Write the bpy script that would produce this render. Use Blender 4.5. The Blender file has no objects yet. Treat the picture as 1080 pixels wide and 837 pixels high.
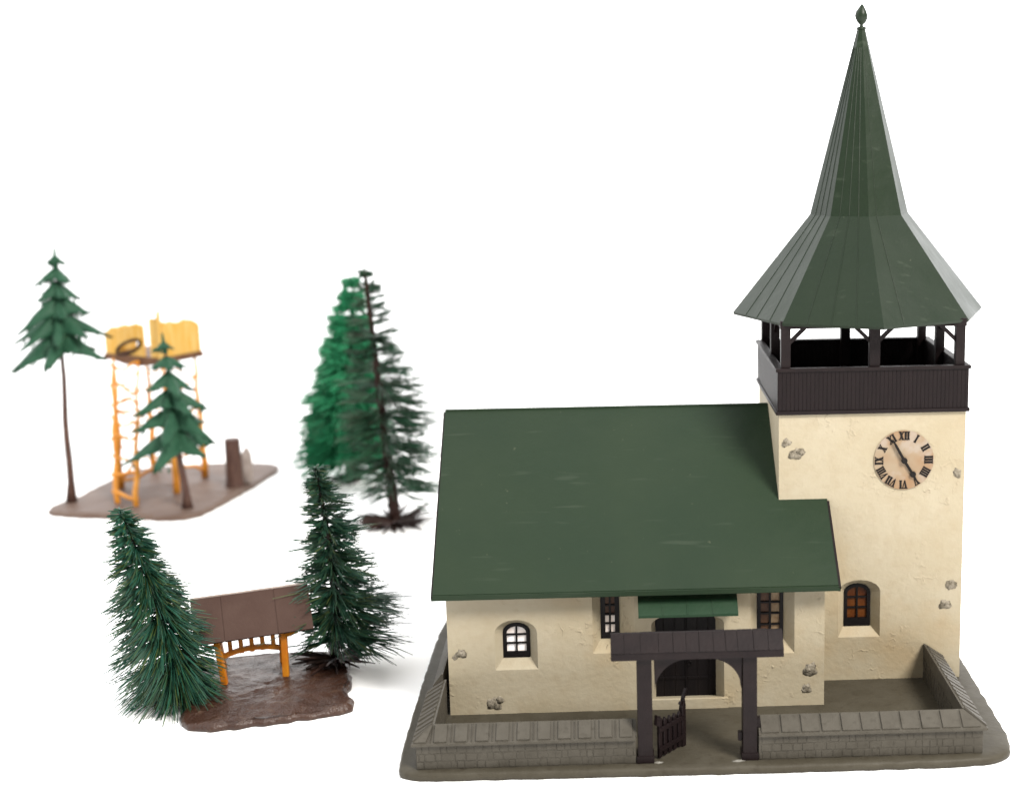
import bpy, bmesh, math, random
from mathutils import Vector, Matrix, noise
R_ = math.radians
PI = math.pi
S = 0.01                       # the script thinks in centimetres, Blender in metres
scene = bpy.context.scene
COL = scene.collection

# ------------------------------------------------------------------ materials
def new_mat(name):
    m = bpy.data.materials.new(name); m.use_nodes = True
    nt = m.node_tree; b = nt.nodes['Principled BSDF']
    return m, nt, b
def N(nt, t, **kw):
    n = nt.nodes.new(t)
    for k, v in kw.items():
        if k in n.inputs.keys(): n.inputs[k].default_value = v
        else: setattr(n, k, v)
    return n
KA = .575                       # the lamp is strong, so plastics keep modest albedos
def rgba(c): return (c[0] * KA, c[1] * KA, c[2] * KA, 1)
def mixcol(nt, fac, a, b):
    n = nt.nodes.new('ShaderNodeMix'); n.data_type = 'RGBA'
    nt.links.new(fac, n.inputs[0])
    for i, x in ((6, a), (7, b)):
        if isinstance(x, tuple): n.inputs[i].default_value = rgba(x)
        else: nt.links.new(x, n.inputs[i])
    return n.outputs[2]
def ramp(nt, fac, a, b):
    n = nt.nodes.new('ShaderNodeMapRange'); n.clamp = True
    n.inputs[1].default_value = a; n.inputs[2].default_value = b
    nt.links.new(fac, n.inputs[0]); return n.outputs[0]
def objvec(nt, sc=(1, 1, 1)):
    tc = nt.nodes.new('ShaderNodeTexCoord'); mp = nt.nodes.new('ShaderNodeMapping')
    mp.inputs['Scale'].default_value = sc
    nt.links.new(tc.outputs['Object'], mp.inputs[0]); return mp.outputs[0]
def noise_n(nt, vec, scale, detail=3, rough=.55):
    n = N(nt, 'ShaderNodeTexNoise', Scale=scale, Detail=detail, Roughness=rough)
    nt.links.new(vec, n.inputs['Vector']); return n.outputs['Fac']
def bump(nt, b, h, dist, strength=1, prev=None):
    n = N(nt, 'ShaderNodeBump', Strength=strength, Distance=dist)
    nt.links.new(h, n.inputs['Height'])
    if prev is not None: nt.links.new(prev, n.inputs['Normal'])
    nt.links.new(n.outputs[0], b.inputs['Normal']); return n.outputs[0]
def math_n(nt, op, a, bb):
    n = nt.nodes.new('ShaderNodeMath'); n.operation = op
    for i, x in enumerate((a, bb)):
        if isinstance(x, (int, float)): n.inputs[i].default_value = x
        else: nt.links.new(x, n.inputs[i])
    return n.outputs[0]

def plastic(name, c1, c2, rough=.5, spec=.3, nscale=120, bscale=900, bdist=.00006, stretch=(1, 1, 1), rvar=.12):
    m, nt, b = new_mat(name)
    v = objvec(nt, stretch)
    f = ramp(nt, noise_n(nt, v, nscale, 4), .35, .65)
    nt.links.new(mixcol(nt, f, c1, c2), b.inputs['Base Color'])
    r = nt.nodes.new('ShaderNodeMapRange'); r.inputs[3].default_value = rough - rvar; r.inputs[4].default_value = rough + rvar
    nt.links.new(noise_n(nt, v, nscale * 2.3, 3), r.inputs[0]); nt.links.new(r.outputs[0], b.inputs['Roughness'])
    b.inputs['Specular IOR Level'].default_value = spec * .36
    bump(nt, b, noise_n(nt, v, bscale, 3), bdist)
    return m

def plaster_mat():
    m, nt, b = new_mat('cream_plaster')
    v = objvec(nt)
    big = ramp(nt, noise_n(nt, v, 45, 4), .35, .68)
    c = mixcol(nt, big, (.50, .437, .315), (.455, .385, .258))
    stain = ramp(nt, noise_n(nt, v, 21, 5, .65), .55, .85)
    c = mixcol(nt, stain, c, (.46, .335, .18))
    fine = ramp(nt, noise_n(nt, v, 330, 3), .45, .75)
    c2 = mixcol(nt, math_n(nt, 'MULTIPLY', fine, .35), c, (.40, .32, .205))
    nt.links.new(c2, b.inputs['Base Color'])
    b.inputs['Roughness'].default_value = .62; b.inputs['Specular IOR Level'].default_value = .25
    # trowelled flakes appear only in patches, fine grain everywhere
    mask = ramp(nt, noise_n(nt, v, 50, 2), .52, .70)
    rd = math_n(nt, 'ABSOLUTE', math_n(nt, 'SUBTRACT', noise_n(nt, v, 240, 2, .45), .5), 0)
    fl = math_n(nt, 'SUBTRACT', 1.0, ramp(nt, rd, .0, .055))
    fl = math_n(nt, 'MULTIPLY', fl, ramp(nt, noise_n(nt, v, 330, 2), .46, .6))
    fl = math_n(nt, 'MULTIPLY', fl, mask)
    n1 = bump(nt, b, fl, .00030, .9)
    bump(nt, b, noise_n(nt, v, 620, 4), .00015, 1, n1)
    return m

def roof_mat(name, a, c_, spec=.32, rough=.48):
    m, nt, b = new_mat(name)
    v = objvec(nt)
    f = ramp(nt, noise_n(nt, v, 26, 4), .35, .66)
    c = mixcol(nt, f, a, c_)
    # short horizontal scuffs
    vs = objvec(nt, (55, 420, 420))
    sc = ramp(nt, noise_n(nt, vs, 1.0, 2, .4), .66, .76)
    c = mixcol(nt, math_n(nt, 'MULTIPLY', sc, .22), c, (.075, .095, .065))
    spots = ramp(nt, noise_n(nt, v, 420, 2), .73, .78)
    c = mixcol(nt, math_n(nt, 'MULTIPLY', spots, .4), c, (.10, .11, .07))
    nt.links.new(c, b.inputs['Base Color'])
    b.inputs['Specular IOR Level'].default_value = spec
    r = nt.nodes.new('ShaderNodeMapRange'); r.inputs[3].default_value = rough - .1; r.inputs[4].default_value = rough + .12
    nt.links.new(noise_n(nt, v, 60, 4), r.inputs[0]); nt.links.new(r.outputs[0], b.inputs['Roughness'])
    n1 = bump(nt, b, noise_n(nt, v, 90, 2), .00025)
    bump(nt, b, noise_n(nt, v, 900, 2), .00004, 1, n1)
    return m

def plank_mat(name, c1, c2, period, axis='X', rough=.5):
    """vertical moulded planks: narrow grooves every period (m)"""
    m, nt, b = new_mat(name)
    tc = nt.nodes.new('ShaderNodeTexCoord'); sp = nt.nodes.new('ShaderNodeSeparateXYZ')
    nt.links.new(tc.outputs['Object'], sp.inputs[0])
    co = math_n(nt, 'ADD', sp.outputs['X'], sp.outputs['Y'])
    fr = math_n(nt, 'FRACT', math_n(nt, 'DIVIDE', co, period), 0)
    d = math_n(nt, 'ABSOLUTE', math_n(nt, 'SUBTRACT', fr, .5), 0)
    groove = ramp(nt, d, .40, .49)
    v = objvec(nt, (3, 3, .5))
    f = ramp(nt, noise_n(nt, v, 150, 4), .35, .65)
    c = mixcol(nt, f, c1, c2)
    nt.links.new(c, b.inputs['Base Color'])
    b.inputs['Roughness'].default_value = rough; b.inputs['Specular IOR Level'].default_value = .12
    inv = math_n(nt, 'SUBTRACT', 1.0, groove)
    n1 = bump(nt, b, inv, .00014)
    bump(nt, b, noise_n(nt, v, 500, 3), .00008, 1, n1)
    return m

def needle_mat(name, cols, rough=.5, trans=0.15):
    m, nt, b = new_mat(name)
    g = nt.nodes.new('ShaderNodeNewGeometry'); cr = nt.nodes.new('ShaderNodeValToRGB')
    cr.color_ramp.interpolation = 'LINEAR'
    e = cr.color_ramp.elements
    e[0].position = 0; e[0].color = rgba(cols[0]); e[1].position = 1; e[1].color = rgba(cols[-1])
    for i, c in enumerate(cols[1:-1]):
        x = e.new((i + 1) / (len(cols) - 1)); x.color = rgba(c)
    nt.links.new(g.outputs['Random Per Island'], cr.inputs[0]); nt.links.new(cr.outputs[0], b.inputs['Base Color'])
    b.inputs['Roughness'].default_value = rough; b.inputs['Specular IOR Level'].default_value = .25
    return m

def earth_mat(name, c1, c2, c3, rough=.5, spec=.35, sc=1.0, bd=.0004):
    m, nt, b = new_mat(name)
    v = objvec(nt)
    f = ramp(nt, noise_n(nt, v, 60 * sc, 5), .35, .65)
    c = mixcol(nt, f, c1, c2)
    f2 = ramp(nt, noise_n(nt, v, 180 * sc, 4), .55, .75)
    c = mixcol(nt, f2, c, c3)
    nt.links.new(c, b.inputs['Base Color'])
    b.inputs['Roughness'].default_value = rough; b.inputs['Specular IOR Level'].default_value = spec
    n1 = bump(nt, b, noise_n(nt, v, 130 * sc, 4), bd)
    bump(nt, b, noise_n(nt, v, 800 * sc, 3), bd * .35, 1, n1)
    return m

M = {}
M['plaster'] = plaster_mat()
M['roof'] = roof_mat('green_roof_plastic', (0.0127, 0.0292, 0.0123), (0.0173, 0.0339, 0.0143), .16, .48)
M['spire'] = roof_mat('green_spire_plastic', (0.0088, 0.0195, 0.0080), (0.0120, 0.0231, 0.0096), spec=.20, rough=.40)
M['canopy'] = plastic('canopy_green', (0.0151, 0.0446, 0.0202), (0.0209, 0.0504, 0.0245), .45, .4)
M['brown'] = plank_mat('dark_brown_planks', (0.0090, 0.0050, 0.0054), (0.0117, 0.0067, 0.0070), .0013)
M['brown_plain'] = plastic('dark_brown_plastic', (0.0095, 0.0052, 0.0056), (0.0135, 0.0078, 0.0079), .48, .35, 160)
M['window_brown'] = plastic('window_frame_plastic', (.006, .005, .005), (.009, .007, .007), .45, .3)
M['door'] = plank_mat('door_planks', (.006, .0045, .005), (.009, .0065, .0065), .0036)
M['pane_white'] = plastic('white_window_foil', (1.2240, 1.0540, 0.9350), (1.3600, 1.3260, 1.3260), .35, .4, 260)
M['pane_tan'] = plastic('tan_window_foil', (.20, .11, .05), (.36, .26, .15), .35, .4, 260)
M['pane_orange'] = plastic('orange_window_foil', (.085, .022, .005), (.13, .040, .007), .35, .3, 200)
M['pane_brown'] = plastic('brown_window_foil', (.07, .028, .014), (.12, .06, .03), .35, .3, 260)
M['stone'] = earth_mat('grey_field_stone', (.17, .145, .105), (.42, .37, .29), (.07, .055, .038), .75, .1, 9, .0004)
M['base'] = earth_mat('grey_brown_base', (0.0643, 0.0552, 0.0383), (0.0804, 0.0707, 0.0515), (0.0524, 0.0434, 0.0296), .55, .14, 2, .00018)
M['wall_grey'] = earth_mat('grey_wall_plastic', (0.0740, 0.0653, 0.0505), (0.0937, 0.0837, 0.0664), (0.0608, 0.0531, 0.0397), .55, .16, 3, .00012)
M['glue'] = plastic('dried_glue', (0.1680, 0.1540, 0.1260), (0.2940, 0.2800, 0.2520), .4, .5, 500)
M['earth'] = earth_mat('brown_earth_plastic', (0.0470, 0.0206, 0.0127), (0.0696, 0.0326, 0.0204), (0.1223, 0.0715, 0.0479), .33, .3, 1.6, .0009)
M['earth_far'] = earth_mat('grey_brown_plate', (0.1628, 0.1029, 0.0777), (0.2048, 0.1365, 0.1050), (0.1418, 0.0893, 0.0651), .55, .2, 1.2, .0004)
M['shelter_roof'] = plastic('brown_roof_plastic', (0.0717, 0.0377, 0.0280), (0.0881, 0.0498, 0.0378), .5, .35, 90)
M['orange'] = plastic('orange_plastic', (0.6270, 0.1900, 0.0114), (0.7410, 0.2755, 0.0190), .42, .4, 150)
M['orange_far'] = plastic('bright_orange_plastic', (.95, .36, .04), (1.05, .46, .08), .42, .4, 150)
M['yellow'] = plank_mat('yellow_orange_boards', (.86, .46, .07), (.92, .60, .20), .0042)
M['stand_floor'] = plastic('brown_stand_floor', (.16, .075, .04), (.22, .11, .06), .5, .3, 150)
M['darkbrown_edge'] = plastic('dark_hatch_edge', (.035, .014, .008), (.055, .02, .01), .5, .3)
M['trunk'] = plastic('brown_trunk_plastic', (0.0891, 0.0475, 0.0386), (0.1485, 0.0817, 0.0624), .55, .3, 350, 500, .0003, (1.4850, 1.4850, 0.4455))
M['wire'] = plastic('dark_twisted_wire', (.010, .008, .006), (.022, .014, .010), .5, .3, 400)
M['trunk_dark'] = plastic('dark_red_brown_stem', (.030, .014, .011), (.05, .026, .02), .55, .3, 350)
M['pine'] = plastic('pine_green_plastic', (0.0273, 0.0983, 0.0545), (0.0484, 0.1362, 0.0786), .5, .3, 160, 450, .0003)
M['needle_near'] = needle_mat('brush_green', [(0.0105, 0.0596, 0.0351), (0.0140, 0.0877, 0.0526), (0.0175, 0.1052, 0.0702), (0.0315, 0.0966, 0.0351), (0.0087, 0.0421, 0.0281), (0.0877, 0.1192, 0.0211)])
M['needle_near2'] = needle_mat('brush_deep_green', [(0.0107, 0.0536, 0.0321), (0.0179, 0.0822, 0.0465), (0.0107, 0.0429, 0.0250), (0.0358, 0.0894, 0.0394), (0.0143, 0.0644, 0.0429), (0.0679, 0.0930, 0.0250)])
M['needle_green'] = needle_mat('brush_bright_green', [(0.0196, 0.2346, 0.0938), (0.0430, 0.3715, 0.1662), (0.0156, 0.1662, 0.0704), (0.0684, 0.4692, 0.2150)])
M['needle_dark'] = needle_mat('brush_dark_green', [(0.0156, 0.0624, 0.0312), (0.0234, 0.1144, 0.0546), (0.0312, 0.0458, 0.0234), (0.0195, 0.0832, 0.0429)])
M['root'] = needle_mat('brown_root_fibre', [(.028, .013, .010), (.050, .024, .018), (.018, .009, .007)])
M['beige_lit_bark'] = plastic('beige_lit_bark', (.42, .34, .30), (.55, .47, .43), .6, .3, 200)  # beige of the shelter ridge; on the stump it paints in light
M['plate_rim'] = M['earth_far']
m, nt, b = new_mat('white_table'); b.inputs['Base Color'].default_value = (.94, .94, .94, 1); b.inputs['Roughness'].default_value = .8; b.inputs['Specular IOR Level'].default_value = .1
M['white'] = m
def clock_mat():
    m, nt, b = new_mat('marbled_clock_face')
    v = objvec(nt)
    f = ramp(nt, noise_n(nt, v, 70, 3), .4, .62)
    c = mixcol(nt, f, (.335, .20, .105), (.37, .285, .19))
    f2 = ramp(nt, noise_n(nt, v, 160, 3), .52, .66)
    c = mixcol(nt, math_n(nt, 'MULTIPLY', f2, .6), c, (.44, .38, .32))
    nt.links.new(c, b.inputs['Base Color']); b.inputs['Roughness'].default_value = .4; b.inputs['Specular IOR Level'].default_value = .2
    return m
M['clock'] = clock_mat()
M['ink'] = plastic('black_print', (.010, .008, .008), (.016, .012, .010), .5, .3)

# ------------------------------------------------------------------ mesh helpers (cm)
ORG = {}                                   # object -> base point of its thing
def setp(o, label=None, cat=None, group=None, kind=None):
    if label: o['label'] = label
    if cat: o['category'] = cat
    if group: o['group'] = group
    if kind: o['kind'] = kind
def thing(name, base, label, cat, group=None):
    o = bpy.data.objects.new(name, None); COL.objects.link(o)
    o.empty_display_size = .01
    o.location = Vector(base) * S; ORG[o] = Vector(base); setp(o, label, cat, group, 'thing'); return o
class MB:
    def __init__(s): s.bm = bmesh.new()
    def face(s, pts):
        vs = [s.bm.verts.new(p) for p in pts]; return s.bm.faces.new(vs)
    def box(s, lo, hi, bev=0, mat=None, jit=0):
        x0, y0, z0 = lo; x1, y1, z1 = hi
        b = bmesh.new(); bmesh.ops.create_cube(b, size=1)
        for v in b.verts:
            v.co = Vector((x0 + (v.co.x + .5) * (x1 - x0), y0 + (v.co.y + .5) * (y1 - y0), z0 + (v.co.z + .5) * (z1 - z0)))
        if bev: bmesh.ops.bevel(b, geom=b.edges[:], offset=bev, segments=2, affect='EDGES', profile=.6)
        if mat is not None: b.transform(mat)
        s.merge(b)
    def merge(s, b):
        me = bpy.data.meshes.new('t'); b.to_mesh(me); b.free(); s.bm.from_mesh(me); bpy.data.meshes.remove(me)
    def prism(s, pts, y0, y1, bev=0, mat=None):
        """outline (x,z) extruded along y"""
        b = bmesh.new()
        f = b.faces.new([b.verts.new((p[0], y0, p[1])) for p in pts])
        r = bmesh.ops.extrude_face_region(b, geom=[f])
        for v in r['geom']:
            if isinstance(v, bmesh.types.BMVert): v.co.y = y1
        bmesh.ops.recalc_face_normals(b, faces=b.faces)
        if bev: bmesh.ops.bevel(b, geom=b.edges[:], offset=bev, segments=1, affect='EDGES')
        if mat is not None: b.transform(mat)
        s.merge(b)
    def tube(s, pts, rad, n=8, cap=True):
        pts = [Vector(p) for p in pts]; rings = []
        for i, p in enumerate(pts):
            t = (pts[min(i + 1, len(pts) - 1)] - pts[max(i - 1, 0)]).normalized()
            a = t.orthogonal().normalized() if i == 0 else (rings[-1][1] - t * rings[-1][1].dot(t)).normalized()
            bb = t.cross(a); r = rad[i] if isinstance(rad, (list, tuple)) else rad
            rings.append(([s.bm.verts.new(p + (a * math.cos(2 * PI * k / n) + bb * math.sin(2 * PI * k / n)) * r) for k in range(n)], a))
        for i in range(len(rings) - 1):
            for k in range(n):
                s.bm.faces.new((rings[i][0][k], rings[i][0][(k + 1) % n], rings[i + 1][0][(k + 1) % n], rings[i + 1][0][k]))
        if cap:
            s.bm.faces.new(list(reversed(rings[0][0]))); s.bm.faces.new(rings[-1][0])
    def bar(s, p, q, w, d=None, bev=0.0):
        """square bar from p to q"""
        p, q = Vector(p), Vector(q); L = (q - p).length; d = d or w
        t = (q - p).normalized(); ref = Vector((0, 0, 1)) if abs(t.z) < .9 else Vector((0, 1, 0))
        x = ref.cross(t).normalized(); y = t.cross(x)
        mt = Matrix(((x.x, y.x, t.x, p.x), (x.y, y.y, t.y, p.y), (x.z, y.z, t.z, p.z), (0, 0, 0, 1)))
        s.box((-w / 2, -d / 2, 0), (w / 2, d / 2, L), bev, mt)
    def needle(s, p, d, L, w, bend=0):
        a = d.orthogonal().normalized(); c = d.cross(a)
        q = [s.bm.verts.new(p + (a * math.cos(k * 2.094) + c * math.sin(k * 2.094)) * w) for k in range(3)]
        mid = p + d * L * .72; mid.z -= bend * .5
        mm = [s.bm.verts.new(mid + (a * math.cos(k * 2.094) + c * math.sin(k * 2.094)) * w * .9) for k in range(3)]
        e = p + d * L; e.z -= bend
        t = [s.bm.verts.new(e + (a * math.cos(k * 2.094) + c * math.sin(k * 2.094)) * w * .45) for k in range(3)]
        for k in range(3):
            s.bm.faces.new((q[k], q[(k + 1) % 3], mm[(k + 1) % 3], mm[k])); s.bm.faces.new((mm[k], mm[(k + 1) % 3], t[(k + 1) % 3], t[k]))
        s.bm.faces.new(t)
    def holes(s, outer, inners, fn):
        """flat sheet with holes: outline and holes in (u,v), fn maps to 3-D"""
        b = bmesh.new(); es = []
        for lp in [outer] + inners:
            vs = [b.verts.new((p[0], p[1], 0)) for p in lp]
            for i in range(len(vs)): es.append(b.edges.new((vs[i], vs[(i + 1) % len(vs)])))
        bmesh.ops.triangle_fill(b, use_beauty=True, edges=es, normal=(0, 0, 1))
        for v in b.verts: v.co = Vector(fn(v.co.x, v.co.y))
        s.merge(b)
    def loft(s, A, B, close=True):
        n = len(A); a = [s.bm.verts.new(p) for p in A]; b = [s.bm.verts.new(p) for p in B]
        for i in range(n if close else n - 1):
            s.bm.faces.new((a[i], a[(i + 1) % n], b[(i + 1) % n], b[i]))
    def build(s, name, mat, parent=None, smooth=False, recalc=True, angle=None, base=None):
        if recalc:
            bmesh.ops.remove_doubles(s.bm, verts=s.bm.verts, dist=1e-4)
            bmesh.ops.recalc_face_normals(s.bm, faces=s.bm.faces)
        org = ORG[parent] if parent is not None else Vector(base or (0, 0, 0))
        for v in s.bm.verts: v.co = (v.co - org) * S
        if smooth:
            for f in s.bm.faces: f.smooth = True
            if angle:
                for e in s.bm.edges:
                    if len(e.link_faces) == 2 and e.calc_face_angle(0) > R_(angle): e.smooth = False
        me = bpy.data.meshes.new(name); s.bm.to_mesh(me); s.bm.free()
        me.materials.append(M[mat]); o = bpy.data.objects.new(name, me); COL.objects.link(o)
        ORG[o] = org
        if parent is not None: o.parent = parent
        else: o.location = org * S
        return o

def chaikin(pts, it=2):
    for _ in range(it):
        q = []
        for i in range(len(pts)):
            a, b = pts[i], pts[(i + 1) % len(pts)]
            q += [(a[0] * .75 + b[0] * .25, a[1] * .75 + b[1] * .25), (a[0] * .25 + b[0] * .75, a[1] * .25 + b[1] * .75)]
        pts = q
    return pts
def resample(pts, n):
    L = [0]
    for i in range(len(pts)):
        a, b = pts[i], pts[(i + 1) % len(pts)]; L.append(L[-1] + math.hypot(b[0] - a[0], b[1] - a[1]))
    out = []; j = 0
    for k in range(n):
        t = L[-1] * k / n
        while L[j + 1] < t: j += 1
        a, b = pts[j], pts[(j + 1) % len(pts)]; f = (t - L[j]) / (L[j + 1] - L[j] + 1e-9)
        out.append((a[0] + (b[0] - a[0]) * f, a[1] + (b[1] - a[1]) * f))
    return out
def slab(mb, outline, z0, z1, amp=0, edge=.12, n=160, rings=14, jit=.04, seed=0, hfun=None, freq=1.0):
    o = resample(outline, n); cx = sum(p[0] for p in o) / n; cy = sum(p[1] for p in o) / n
    o = [(p[0] + jit * noise.noise(Vector((p[0] * 2.3, p[1] * 2.3, seed))), p[1] + jit * noise.noise(Vector((p[0] * 2.3, p[1] * 2.3, seed + 9)))) for p in o]
    def ring(f, z, am, inset=0):
        r = []
        for p in o:
            d = Vector((p[0] - cx, p[1] - cy)); l = d.length; q = d * ((l * f - inset) / l) if l * f > inset else d * 0
            x, y = cx + q.x, cy + q.y
            zz = z + am * (noise.noise(Vector((x * freq, y * freq, seed))) + .5 * noise.noise(Vector((x * freq * 2.7, y * freq * 2.7, seed + 4))))
            if hfun and am: zz += hfun(x, y)
            r.append(mb.bm.verts.new((x, y, zz)))
        return r
    rs = [ring(1, z0, 0, .02), ring(1, z0 + (z1 - z0) * .45, 0), ring(1, z0 + (z1 - z0) * .8, 0, edge * .35), ring(1, z1, amp * .5 + 1e-6, edge)]
    for k in range(1, rings): rs.append(ring(1 - k / rings, z1, amp + 1e-6))
    for a, b in zip(rs[:-1], rs[1:]):
        for i in range(n): mb.bm.faces.new((a[i], a[(i + 1) % n], b[(i + 1) % n], b[i]))
    c = mb.bm.verts.new((cx, cy, z1))
    for i in range(n): mb.bm.faces.new((rs[-1][i], rs[-1][(i + 1) % n], c))
    mb.bm.faces.new(list(reversed(rs[0])))

def lump(mb, c, r, seed, flat=1.0, amp=.35, sub=2):
    b = bmesh.new(); bmesh.ops.create_icosphere(b, subdivisions=sub, radius=1)
    for v in b.verts:
        n = v.co.normalized(); k = 1 + amp * noise.noise(n * 1.3 + Vector((seed, 0, 0))) + amp * .6 * noise.noise(n * 3.1 + Vector((0, seed, 0)))
        v.co = Vector((c[0] + n.x * r[0] * k, c[1] + n.y * r[1] * k * flat, c[2] + n.z * r[2] * k))
    mb.merge(b)

GZ = -.25                                   # the white table top
# ------------------------------------------------------------------ white table
g = MB(); g.face([(-900, -400, GZ), (900, -400, GZ), (900, 1600, GZ), (-900, 1600, GZ)])
o = g.build('ground', 'white'); setp(o, 'seamless white table surface under all the models', None, None, 'structure')

# ------------------------------------------------------------------ church base plate
rnd = random.Random(4)
TB = thing('base_plate', (-2.5, 2, GZ), 'grey-brown moulded base plate under the church and its yard walls', 'base plate')
ol = [(-11.5, -4.2), (-9, -4.25), (-5, -4.3), (-1, -4.35), (3, -4.35), (5.5, -4.3), (6.25, -3.7), (6.4, -2.2), (6.45, 1), (6.6, 9), (0, 10.6), (-11, 10.6), (-11.75, 9.8), (-11.8, 0), (-11.75, -3.6)]
s_ = MB(); slab(s_, chaikin(ol, 2), GZ, 0, .015, .1, 260, 20, .06, 3, None, 1.5)
s_.build('ground_plate', 'base', TB, True)
for (x, y, w, sd) in ((-1.86, -3.96, .3, 1), (-4.2, -3.9, .24, 3)):
    q = MB()
    lump(q, (x, y, .0), (w * .6, .06, .03), sd * 3.7, 1, .6, 3)
    gl = q.build('glue_smear', 'glue', TB, True)

# ------------------------------------------------------------------ the church
CH = thing('church', (-2.2, 4, 0), 'model church with cream plaster walls, dark green roof and pointed tower', 'church')
Yt, ZT = 2.016, 8.985
NX0, NX1 = -10.553, 1.205
EY, EZ, RY, RZ = -.5566, 4.12, 5.168, 8.70
SL = (RZ - EZ) / (RY - EY)
def roofz(y): return EZ + (y - EY) * SL if y <= RY else RZ - (y - RY) * SL
def rect(x0, x1, z0, z1): return [(x0, z0), (x1, z0), (x1, z1), (x0, z1)]
def arched(x0, x1, z0, zs, zt, n=10):
    p = [(x0, z0), (x1, z0)]
    for i in range(n + 1):
        t = PI * i / n; p.append(((x0 + x1) / 2 + (x1 - x0) / 2 * math.cos(t), zs + (zt - zs) * math.sin(t)))
    return p
# openings: front outline, back outline, depth
OP = {
 'left': (arched(-9.10, -7.77, 1.44, 2.62, 3.07), arched(-8.84, -8.03, 1.76, 2.58, 2.86), .35),
 'mid': (rect(-6.05, -4.74, 1.90, 3.9), rect(-5.78, -5.22, 2.27, 3.75), .45),
 'right': (rect(-1.13, .26, 1.75, 3.9), rect(-.86, -.06, 2.1, 3.75), .45),
 'door': (arched(-4.22, -1.95, .36, 2.80, 3.14), arched(-4.08, -2.17, .18, 2.72, 3.0), .6),
}
tz = roofz(0) - .18
w = MB()
outer = [(NX0, 0), (NX1, 0), (NX1, tz), (NX0, tz)]
w.holes(outer, [OP[k][0] for k in OP], lambda u, v: (u, 0, v))
for k, (A, B, d) in OP.items():
    w.loft([(p[0], 0, p[1]) for p in A], [(p[0], d, p[1]) for p in B])
# gable ends, the short return beside the tower, back
th = .17
yb = 2 * RY
w.face([(NX0, 0, 0), (NX0, yb, 0), (NX0, yb, roofz(yb) - th), (NX0, RY, RZ - th), (NX0, 0, tz)])
w.face([(NX1, 0, 0), (NX1, Yt - .004, 0), (NX1, Yt - .004, roofz(Yt) - th), (NX1, 0, tz)])
w.face([(NX0, yb, 0), (NX1, yb, 0), (NX1, yb, tz), (NX0, yb, tz)])
w.face([(NX1, 8.02, 0), (NX1, yb, 0), (NX1, yb, tz), (NX1, 8.02, roofz(8.02) - th)])
WALL = w.build('nave_wall', 'plaster', CH, recalc=True)
# window frames
def window(key, depth, y, cols, rows, pane, fw=.085, bars=.05, bottom=.12, z_lo=None, name='window', panefn=None):
    B = OP[key][1] if isinstance(key, str) else key
    xs = [p[0] for p in B]; zs = [p[1] for p in B]; x0, x1, z0, z1 = min(xs), max(xs), min(zs), max(zs)
    cx, cz = (x0 + x1) / 2, (z0 + z1) / 2
    sx = (x1 - x0 - 2 * fw) / (x1 - x0); sz = (z1 - z0 - fw - bottom) / (z1 - z0)
    I = [(cx + (p[0] - cx) * sx, z0 + bottom + (p[1] - z0) * sz) for p in B]
    O = [(cx + (p[0] - cx) * 1.02, cz + (p[1] - cz) * 1.02) for p in B]
    f = MB()
    yf, yk = y - .06, y + .05
    f.loft([(p[0], yf, p[1]) for p in O], [(p[0], yf, p[1]) for p in I])
    f.loft([(p[0], yf, p[1]) for p in I], [(p[0], yk, p[1]) for p in I])
    f.loft([(p[0], yf, p[1]) for p in O], [(p[0], yk, p[1]) for p in O])
    f.loft([(p[0], yk, p[1]) for p in O], [(p[0], yk, p[1]) for p in I])
    ix0, ix1 = x0 + fw, x1 - fw; iz0, iz1 = z0 + bottom, z1 - fw
    def top_at(x):
        best = iz1
        m = len(I)
        zz = [I[i][1] + (I[(i + 1) % m][1] - I[i][1]) * (x - I[i][0]) / (I[(i + 1) % m][0] - I[i][0]) for i in range(m) if (I[i][0] - x) * (I[(i + 1) % m][0] - x) <= 0 and abs(I[i][0] - I[(i + 1) % m][0]) > 1e-6]
        return max(zz) if zz else best
    for c in range(1, cols):
        x = ix0 + (ix1 - ix0) * c / cols; f.box((x - bars / 2, y - .04, iz0 - .01), (x + bars / 2, y + .04, top_at(x) + .012), .008)
    for r in range(1, rows):
        z = iz0 + (iz1 - iz0) * r / rows; f.box((ix0 - .01, y - .035, z - bars / 2), (ix1 + .01, y + .035, z + bars / 2), .008)
    F = f.build(name, 'window_brown', CH)
    if panefn:
        for (pz0, pz1, px0, px1, mt) in panefn(ix0, ix1, iz0, iz1):
            p = MB(); p.box((px0, y + .028, pz0), (px1, y + .045, pz1)); p.build('pane', mt, F)
    else:
        p = MB(); p.prism([(q[0], q[1]) for q in I], y + .022, y + .045); p.build('pane', pane, F)
    return F
window('left', .35, .35, 2, 3, 'pane_white', .10, .055, .17)
window('mid', .45, .45, 2, 4, None, .13, .06, .16, panefn=lambda a, b, c, d: [(c, c + (d - c) * .5, a, b, 'pane_white'), (c + (d - c) * .5, d, a, b, 'pane_brown')])
window('right', .45, .45, 2, 4, None, .10, .06, .10, panefn=lambda a, b, c, d: [(c, d, a, (a + b) / 2, 'pane_brown'), (c, d, (a + b) / 2, b, 'pane_tan')])
# door: two leaves of dark planks, with hinges and a ring handle
D = MB(); B = OP['door'][1]
D.prism([(q[0], q[1]) for q in B], .6, .68)
for z in (.75, 2.0): D.box((-3.98, .572, z), (-2.27, .602, z + .09), .01)
D.box((-3.14, .565, .2), (-3.10, .603, 2.95), .005)
DO = D.build('door', 'door', CH)
q = MB(); q.tube([(-3.0 + .07 * math.cos(t), .55, 1.3 + .07 * math.sin(t)) for t in [i * PI / 8 for i in range(17)]], .015, 6); q.build('handle', 'window_brown', DO, True)
# door sill step
q = MB(); q.box((-4.24, -.07, 0), (-1.83, .02, .35), .02); q.build('door_sill', 'plaster', CH)
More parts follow.
